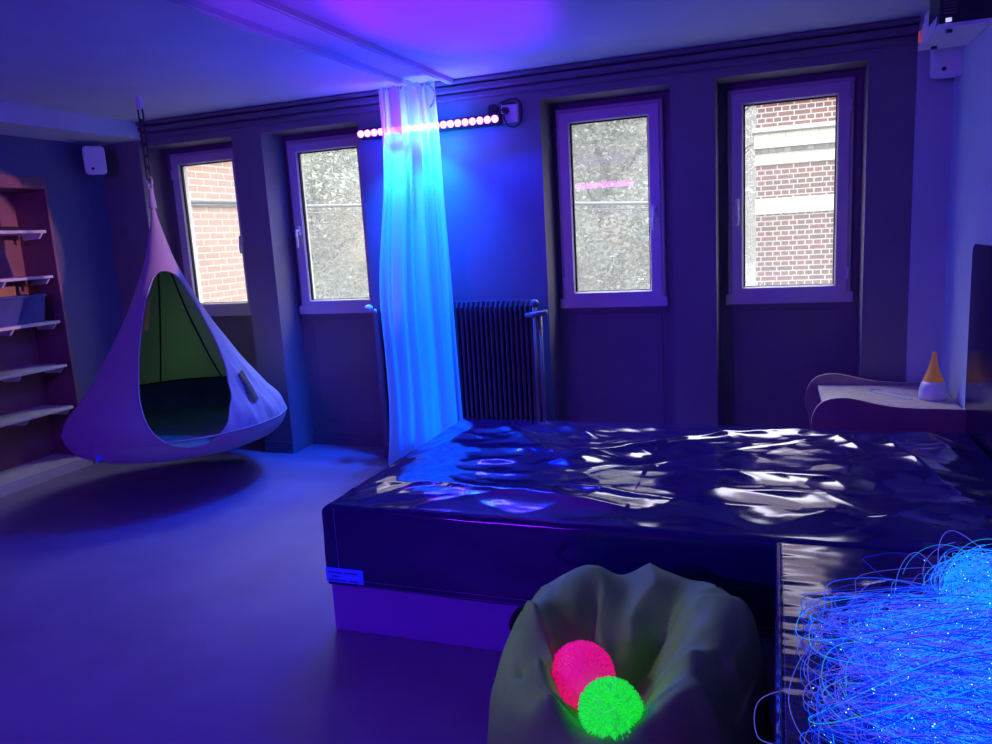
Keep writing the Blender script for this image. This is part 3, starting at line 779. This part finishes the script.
# ------------------------------------------------------------------ padded bench in the right foreground
PX0, PX1, PY0, PY1, PZ = .0, .845, .75, 2.475, .542
bench = thing('padded_vinyl_bench', (.42, 1.6, 0), 'dark navy vinyl padded bench in the right foreground carrying glowing fibres', 'bench')
def btop(u, v):
    Lx, Ly = PX1-PX0-.03, PY1-PY0-.03; OVb = .50
    a = -OVb+u*(Lx+2*OVb); b2 = -OVb+v*(Ly+2*OVb)
    x = min(max(a, 0), Lx); y = min(max(b2, 0), Ly); ox = oy = dz = dz2 = 0
    if a < 0: o, dz = edge(-a, .015); ox = -o
    if a > Lx: o, dz = edge(a-Lx, .015); ox = o
    if b2 < 0: o, dz2 = edge(-b2, .015); oy = -o
    if b2 > Ly: o, dz2 = edge(b2-Ly, .015); oy = o
    X = PX0+.015+x+ox; Y = PY0+.015+y+oy; d = max(dz, dz2)
    k = math.exp(-max(0, X-PX0-.01)/.07)
    h = .0045*k*noise.noise(Vector((X*5, Y*30, 2)))+.004*noise.noise(Vector((X*4, Y*7, 8)))+.0015*noise.noise(Vector((X*10, Y*22, 5)))
    if X > .2 and Y > 2.0: h += .012*math.exp(-((X-.30)/.05)**2-((Y-2.22)/.03)**2)
    return (X, Y, PZ+(h if d < .02 else h*.3)-d)
MB().grid(btop, 200, 320).build('cover', M['vinyl2'], bench, smooth=True)
MB().box(PX0+.02, PX1-.01, PY0+.02, PY1-.005, 0, .06).build('plinth', M['black'], bench)
s = MB(); s.tube([(PX0+.012, PY0+.02+.02*i, PZ+.002+.0022*math.sin(i*1.7)) for i in range(85)], .0035, 6); s.build('seam_piping', M['vinyl2'], bench, smooth=True)
s = MB()
dash((PX0+.022, PY0+.02, PZ+.003), (PX0+.022, PY1-.03, PZ+.003), 120, .0009)
s.build('stitching', M['stitch'], bench)

# ------------------------------------------------------------------ fibre optic bundle
fb = thing('fibre_optic_bundle', (.45, 1.8, PZ), 'tangled heap of glowing blue optical fibres on the padded bench', 'light')
fr = random.Random(99)
def pile(x, y):
    d = math.exp(-((x-.62)/.30)**2-((y-1.72)/.30)**2)
    return PZ+.010+.13*d
def strand(loose):
    # right side start, hairpin at the left, back to the right
    x0 = fr.uniform(.50, .80); y0 = fr.uniform(1.35, 2.12)
    tx = (.06+.22*abs(fr.gauss(0, .55))) if loose else (.17+.33*fr.random())
    ty = fr.uniform(1.38, 1.98)
    if not loose: ty = fr.gauss(1.66, .16)
    bow = fr.uniform(.05, .24)*(1 if fr.random() < .5 else -1)
    x1 = fr.uniform(.40, .80); y1 = ty+fr.uniform(.10, .30)*(1 if bow > 0 else -1)
    L = fr.random()
    def Z(x, y, lift): return max(PZ+.008, PZ+.006+(pile(x, y)-PZ)*L+lift)
    li = fr.uniform(.0, .05) if loose else fr.uniform(0, .02)
    P = [(x0, y0, Z(x0, y0, 0)), ((x0+tx)/2+.05, (y0*.45+ty*.55)-bow*.4, Z((x0+tx)/2, ty, li)), (tx+.05, ty-bow*.30, Z(tx, ty, li)),
         (tx, ty+bow*.25, Z(tx, ty, li*.7)), (tx+.055, ty+bow*.75, Z(tx, ty, li*.5)), ((tx+x1)/2, (ty+y1)/2+bow*.6, Z((tx+x1)/2, y1, li)), (x1, y1, Z(x1, y1, 0))]
    P = [(a+fr.gauss(0, .014), b2+fr.gauss(0, .020), max(PZ+.008, c2+fr.gauss(0, .008))) for a, b2, c2 in P]
    return crom(P, 7)
def pickm(loose):
    return fr.choices([0, 1, 2, 3, 4], [4, 1.5, 7, 3, .7] if loose else [9, 4, 2, 7, 1])[0]
mass = MB(); sp = MB()
def coil():
    c = Vector((.495+fr.gauss(0, .03), 2.09+fr.gauss(0, .035), PZ+.070+fr.gauss(0, .018)))
    r = fr.uniform(.045, .095); n1 = Vector((fr.gauss(.3, .5), fr.gauss(.5, .5), fr.gauss(.2, .5))).normalized(); u = n1.orthogonal().normalized(); v = n1.cross(u)
    out = []
    ph = fr.random()*6; ar = fr.uniform(3.5, 7)
    for i in range(26):
        a = ph+ar*i/25; p = c+u*r*math.cos(a)+v*r*.85*math.sin(a)
        out.append(Vector((p.x, p.y, max(PZ+.004, p.z))))
    return out
SW = .00085
for i in range(1250):
    pts = strand(i > 1120); q = pts[len(pts)//2]; nz = noise.noise(Vector((q.x*9, q.y*7, 3)))+fr.gauss(0, .13)
    if math.hypot(q.x-.25, q.y-1.74) < .13: nz += .28
    mass.cur = (4 if fr.random() < .22 else 1) if nz > .2 else 0 if nz > 0 else 3
    if fr.random() < .12: mass.cur = fr.choice([2, 4, 1])
    if i > 1120: mass.cur = fr.choice([2, 3, 3, 0])
    mass.tube(pts, SW*fr.uniform(.7, 1.1), 3, cap=False)
    for _ in range(2):
        if fr.random() < .55:
            q = fr.choice(pts); s_ = fr.uniform(.0009, .0020); mass.cur = 5
            mass.add([q+Vector(d)*s_ for d in ((1, 0, 0), (-1, 0, 0), (0, 1, 0), (0, -1, 0), (0, 0, 1), (0, 0, -1))], [(0, 2, 4), (2, 1, 4), (1, 3, 4), (3, 0, 4), (2, 0, 5), (1, 2, 5), (3, 1, 5), (0, 3, 5)])
for i in range(260):
    pts = coil(); mass.cur = fr.choices([0, 1, 2, 4], [4, 8, 2, 2])[0]; mass.tube(pts, SW*fr.uniform(.7, 1.1), 3, cap=False)
    if fr.random() < .5:
        q = fr.choice(pts); s_ = fr.uniform(.001, .0018); mass.cur = 5
        mass.add([q+Vector(d)*s_ for d in ((1, 0, 0), (-1, 0, 0), (0, 1, 0), (0, -1, 0), (0, 0, 1), (0, 0, -1))], [(0, 2, 4), (2, 1, 4), (1, 3, 4), (3, 0, 4), (2, 0, 5), (1, 2, 5), (3, 1, 5), (0, 3, 5)])
mo = mass.build('strand_mass', M['fib']+[M['spark']], fb, merge=False); mo['kind'] = 'stuff'
special = [[(.33, 2.02, PZ+.05), (.18, 1.98, PZ+.05), (.06, 1.72, PZ+.04), (.03, 1.55, PZ+.012), (.10, 1.42, PZ+.01), (.3, 1.45, PZ+.03)],
           [(.25, 1.50, PZ+.01), (.08, 1.62, PZ+.012), (-.025, 1.60, PZ-.005), (-.035, 1.50, PZ-.02), (.01, 1.43, PZ+.006), (.2, 1.42, PZ+.01)],
           [(.42, 2.10, PZ+.06), (.36, 2.20, PZ+.11), (.30, 2.10, PZ+.09), (.29, 1.98, PZ+.02), (.40, 1.90, PZ+.05)],
           [(.55, 2.20, PZ+.10), (.45, 2.25, PZ+.16), (.40, 2.16, PZ+.13), (.41, 2.05, PZ+.04), (.5, 1.9, PZ+.06)],
           [(.5, 1.95, PZ+.07), (.3, 2.0, PZ+.06), (.13, 1.86, PZ+.05), (.07, 1.70, PZ+.03), (.11, 1.56, PZ+.01), (.3, 1.55, PZ+.03)]]
for i in range(90):
    m = MB(); pts = crom(special[i], 10) if i < len(special) else strand(True)
    m.tube(pts, SW*1.15, 5, cap=False); m.build('strand', M['fib'][2 if i < len(special) else pickm(True)], fb, smooth=True)

# ------------------------------------------------------------------ bean bag with two balls
bgx, bgy = -.388, 1.955
bag = thing('bean_bag', (bgx, bgy, 0), 'olive grey bean bag with a hollow top beside the bed', 'bean bag')
def bb(u, v):
    a = 2*PI*u
    back = .5+.5*math.sin(a-.15)                # 1 at the far side, 0 toward the viewer
    rimz = .352+.163*back+.012*math.sin(3*a+.4)
    hx, hy = -.050, -.225                      # hollow centre offset
    R = .372+.02*math.sin(2*a+.6)
    ry = 1.17
    if v < .12:
        r = R*.80*(v/.12); z = .0; k = 0
    elif v < .60:
        q = (v-.12)/.48; th = -PI/2+q*PI*.98
        r = R*(.80+.20*math.cos(th)) if th < 0 else R*(.74+.26*math.cos(th))
        z = rimz*(.5+.5*math.sin(th)); k = 0
        if th > 0: z = rimz*(.5+.5*math.sin(th))
    else:
        q = (v-.60)/.40; k = q
        e = q*q*(3-2*q)
        r0 = R*.74
        r = r0*(1-q)**.85
        z = rimz-(rimz-.275)*e
        z += .012*math.sin(q*PI)
    x = r*math.cos(a); y = r*ry*math.sin(a)
    if v >= .60:
        x += hx*k; y += hy*k
    # folds
    f = noise.noise(Vector((math.cos(a)*1.9, math.sin(a)*1.9, z*2.5+v*2)))+.5*noise.noise(Vector((x*9, y*9, z*9+3)))
    g2 = abs(noise.noise(Vector((math.cos(a)*3.3+5, math.sin(a)*3.3, v*3.5))))
    amt = .046 if v > .5 else .018*min(1, v/.2)
    if v > .12:
        z = max(.002, z+amt*f*(.5+z))
        s2 = 1+.06*f*(1-k)
        x *= s2; y *= s2
    for (fa, fw_, fh) in ((3.3, .20, .03), (2.6, .25, -.02), (-.35, .25, .02)):
        d = math.atan2(math.sin(a-fa), math.cos(a-fa))+.25*(v-.7)*math.sin(fa*9)
        wgt = max(0, min(1, (v-.50)/.14))*max(0, min(1, (1.0-v)/.12))
        z += fh*wgt*math.exp(-(d/fw_)**2)
    if v > .45:
        w2 = min(1, (v-.45)/.12); X, Y = bgx+x, bgy+y
        fd = 1 if v < .93 else (1-v)/.07
        z += .030*w2*math.exp(-((X+.17)/.10)**2-((Y-1.95)/.15)**2)*fd
        z += .105*w2*math.exp(-((X+.205)/.085)**2-((Y-1.70)/.13)**2)*fd
        tt = max(0, min(1, ((X+.64)*.14+(Y-1.88)*-.30)/(.14**2+.30**2))); dl = math.hypot(X+.64-.14*tt, Y-1.88+.30*tt)
        z += .060*w2*math.exp(-(dl/.045)**2)*(1+.5*math.sin(tt*15))*fd
        tt = max(0, min(1, ((X+.52)*.16+(Y-1.58)*-.04)/(.16**2+.04**2))); dl = math.hypot(X+.52-.16*tt, Y-1.58+.04*tt)
        z += .03*w2*math.exp(-(dl/.045)**2)*fd
        for (ax_, ay, bx_, by, ww, hh) in ((-.28, 2.16, -.42, 1.84, .035, -.05), (-.24, 1.98, -.36, 1.80, .03, -.03), (-.16, 2.2, -.30, 1.98, .045, .022), (-.62, 1.95, -.52, 1.72, .03, .022), (-.66, 1.85, -.58, 1.66, .025, -.018), (-.10, 1.86, -.30, 1.78, .03, .02), (-.50, 2.15, -.50, 1.92, .03, -.016)):
            dx, dy = bx_-ax_, by-ay; t = max(0, min(1, ((X-ax_)*dx+(Y-ay)*dy)/(dx*dx+dy*dy)))
            dd = math.hypot(X-ax_-t*dx, Y-ay-t*dy)
            z += hh*w2*math.exp(-math.sqrt(dd*dd+.00004)/ww)*math.sin(PI*(.1+.8*t))*2.2
        z += .050*w2*(.35-abs(noise.noise(Vector((X*6, Y*6, 2.2)))))*(1 if v < .9 else (1-v)/.1)
    return (bgx+x, bgy+y, max(.002, z))
MB().grid(bb, 220, 130).build('bag', M['beanbag'], bag, smooth=True)
for a in (.75, 2.8):
    s = MB(); s.tube([Vector(bb(a/6.2832, .2+.38*k/24))*1.0+Vector((math.cos(a)*.001, math.sin(a)*.001, .001)) for k in range(25)], .0025, 5); s.build('seam', M['seam'], bag, smooth=True)
s = MB(); s.tube(crom([(-.735, 2.19, .36), (-.79, 2.215, .335), (-.815, 2.21, .285), (-.78, 2.19, .245), (-.73, 2.17, .23)], 6), [.012]*25, 8); s.build('handle', M['strap_and_lit_patch'], bag, smooth=True)
def ball(name, c, r, mat, label, nsp, sl, sr, seed):
    rb = random.Random(seed); t = thing(name, c, label, 'ball', 'spiky rubber balls in the bean bag')
    m = MB(); m.sphere(c, r*.93, 32, 20); m.build('core', mat, t, smooth=True)
    m = MB(); ga = PI*(3-5**.5)
    for i in range(nsp):
        z = 1-2*(i+.5)/nsp; q = math.sqrt(max(0, 1-z*z)); a = i*ga
        d = Vector((q*math.cos(a), q*math.sin(a), z)); d = (d+Vector((rb.gauss(0, .04), rb.gauss(0, .04), rb.gauss(0, .04)))).normalized()
        p0 = Vector(c)+d*r*.90; l = sl*rb.uniform(.8, 1.15); dr = Vector((rb.gauss(0, .12), rb.gauss(0, .12), rb.gauss(0, .12)-.15))
        m.tube([p0, p0+d*l*.6+dr*l*.15, p0+d*l+dr*l*.5], [sr, sr*.85, sr*.45], 5)
    s_ = m.build('bristles', mat, t, merge=False); s_['kind'] = 'stuff'
ball('spiky_ball', (-.475, 1.800, .405), .086, M['pink'], 'bright pink fuzzy rubber ball lying in the bean bag hollow', 2200, .008, .0018, 1)
ball('spiky_ball', (-.374, 1.672, .398), .075, M['green'], 'bright green bristly rubber ball in front of the pink ball', 1500, .013, .0026, 2)

# ------------------------------------------------------------------ wave-sided table in the back right corner
tb = thing('wave_sided_table', (.5, 4.42, 0), 'pale wooden table with wavy side boards behind the bed', 'table')
def wave(pts):
    out = [(p.x, p.y) for p in crom([(x, z, 0) for x, z in pts], 6)]
    return out
WV = [(.165, .47), (.168, .55), (.19, .61), (.235, .65), (.31, .664), (.38, .655), (.46, .636), (.55, .622), (.66, .617), (.85, .617)]
for y0, dx in ((4.09, 0), (4.735, -.005)):
    poly = wave([(x+dx, z) for x, z in WV])+[(.85, .30), (.20, .30)]
    sd = MB(); sd.prism(poly, 'Y', y0, y0+.022); sb = sd.build('side_board', M['wood'], tb)
    top = wave([(x+dx, z) for x, z in WV]); e = MB()
    vs = []; 
    for x, z in top: vs += [(x, y0-.0005, z+.0012), (x, y0+.0225, z+.0012)]
    e.add(vs, [(2*i, 2*i+1, 2*i+3, 2*i+2) for i in range(len(top)-1)]); e.build('edge_band', M['woodedge'], sb)
MB().rbox(.225, .85, 4.112, 4.735, .578, .60, .002).build('tabletop', M['woodedge'], tb)
for (x, y) in ((.27, 4.16), (.80, 4.16), (.27, 4.69), (.80, 4.69)):
    l = MB(); l.rbox(x-.025, x+.025, y-.025, y+.025, 0, .578, .004); l.build('leg', M['wood'], tb)
df = thing('aroma_diffuser', (.757, 4.40, .60), 'white bottle-shaped diffuser with amber cone top on the wavy table', 'diffuser')
m = MB(); m.lathe([(.0, .60), (.060, .60), (.067, .612), (.066, .635), (.060, .665), (.050, .695), (.0, .697)], .757, 4.40, 32); m.build('base', M['diffwhite'], df, smooth=True)
m = MB(); m.lathe([(.050, .695), (.043, .712), (.030, .745), (.019, .785), (.012, .82), (.010, .842), (.006, .846), (.0, .846)], .757, 4.40, 32); m.build('cone_top', M['yellowcone'], df, smooth=True)
m = MB(); m.tube(crom([(.70, 4.45, .604), (.62, 4.50, .604), (.55, 4.62, .604), (.48, 4.58, .604), (.53, 4.50, .604), (.60, 4.42, .604), (.62, 4.36, .606), (.66, 4.35, .606)], 8), .0035, 6)
tag(m.build('power_cable', M['white'], org=Vector((.6, 4.45, .6)), smooth=True), 'thin white cable lying on the wavy table left of the diffuser', 'cable')

# dark acrylic panel on the right wall
mp = thing('acrylic_panel', (.85, 3.3, .02), 'dark glossy panel with rounded corners on the right wall beside the bed', 'panel')
def rr_poly(y0, y1, z0, z1, r):
    out = []
    for cy, cz, a0 in ((y1-r, z1-r, 0), (y0+r, z1-r, 90), (y0+r, z0+r, 180), (y1-r, z0+r, 270)):
        for k in range(7):
            a = math.radians(a0+15*k); out.append((cy+r*math.cos(a), cz+r*math.sin(a)))
    return out
m = MB(); m.prism(rr_poly(2.55, 4.13, .45, 1.395, .05), 'X', .848, XR-.0005); m.build('sheet', M['mirror'], mp)
m = MB()
for y in (2.65, 3.30):
    for zz in (.72, 1.335): m.tube([(.848, y, zz), (.844, y, zz)], .009, 10)
m.build('fixing', M['black'], mp)

# ------------------------------------------------------------------ light
W = bpy.data.worlds.new('sky'); bpy.context.scene.world = W; W.use_nodes = True
nt = W.node_tree; bg = nt.nodes['Background']
tc = nt.nodes.new('ShaderNodeTexCoord'); sep = nt.nodes.new('ShaderNodeSeparateXYZ'); nt.links.new(tc.outputs['Generated'], sep.inputs[0])
cr = nt.nodes.new('ShaderNodeValToRGB'); nt.links.new(sep.outputs['Z'], cr.inputs['Fac'])
e = cr.color_ramp.elements
e[0].position = .0; e[0].color = (.062, .058, .058, 1); e[1].position = .60; e[1].color = (1.3, 1.38, 1.5, 1)
x = e.new(.32); x.color = (.068, .055, .066, 1); x = e.new(.43); x.color = (.115, .090, .115, 1); x = e.new(1.0); x.color = (1.0, 1.1, 1.3, 1)
nt.links.new(cr.outputs['Color'], bg.inputs['Color']); bg.inputs['Strength'].default_value = 9.0

def lamp(kind, name, loc, target, energy, col, **kw):
    l = bpy.data.lights.new(name, kind); l.energy = energy; l.color = col
    for k, v in kw.items(): setattr(l, k, v)
    o = bpy.data.objects.new(name, l); C.objects.link(o); o.location = loc
    if target is not None:
        d = Vector(target)-Vector(loc); o.rotation_euler = d.to_track_quat('-Z', 'Y').to_euler()
    return o
for k, (x0, x1) in enumerate(WIN):
    o = lamp('AREA', 'window_portal', ((x0+x1)/2, 5.27, 1.70), ((x0+x1)/2, 0, 1.70), 1, (1, 1, 1), shape='RECTANGLE', size=.75, size_y=1.4)
    o.data.cycles.is_portal = True
for x, y_, z_, e_, col in ((-2.5, 4.675, 2.25, 4.5, (.0, .015, 1)), (-2.2, 4.675, 2.27, 13, (.0, .09, 1)), (-2.030, 4.655, 2.17, 2.8, (.0, .45, 1)), (-2.0, 4.66, 2.30, 4, (0, .10, 1)), (-1.78, 4.675, 2.25, 3.2, (.0, .012, 1))):
    lamp('POINT', 'led_glow', (x, y_, z_), None, e_, col, shadow_soft_size=.02)
lamp('AREA', 'led_wash', (-2.0, 4.63, 2.22), (-1.6, 2.0, 0), 60, (.0, .012, 1), shape='RECTANGLE', size=.9, size_y=.03)
for x, e_ in ((-2.36, 260), (-2.08, 280)): lamp('SPOT', 'led_down_wash', (x, 4.68, 2.235), (x-.05, 4.44, 0), e_, (.0, .085, 1), spot_size=math.radians(105), spot_blend=1.0, shadow_soft_size=.03)
lamp('SPOT', 'added_bag_fill', (-3.2, 1.45, 2.3), (-.40, 1.92, .42), 58, (1, .93, .80), spot_size=math.radians(15), spot_blend=.7, shadow_soft_size=.12)  # added fill spot out of view, only brightens the bean bag
lamp('AREA', 'added_curtain_backlight', (-2.22, 4.64, .95), (-2.22, 4.0, .95), 9, (.0, .085, 1), shape='RECTANGLE', size=.42, size_y=1.5)  # added area lamp hidden behind the curtain to light its lower half blue
lamp('AREA', 'rear_led_wash', (-2.6, -2.05, 2.25), (-1.6, 3.5, .4), 80, (.15, .004, 1), shape='RECTANGLE', size=1.0, size_y=.06)
lamp('SPOT', 'projector_beam', (.60, 3.93, 2.44), (-5.0, 3.75, 1.62), 520, (1, .46, .60), spot_size=math.radians(12.8), spot_blend=.2, shadow_soft_size=.01)
lamp('SPOT', 'added_ceiling_bounce', (-1.3, .6, .6), (-1.40, 3.30, 2.55), 1100, (.25, .0, 1), spot_size=math.radians(18), spot_blend=.6, shadow_soft_size=.03)  # both violet spots are added, imitating LED light bounced off the bed vinyl
lamp('SPOT', 'added_ceiling_bounce', (-1.6, .6, .6), (-1.93, 3.0, 2.55), 300, (.25, .0, 1), spot_size=math.radians(15), spot_blend=.6, shadow_soft_size=.03)
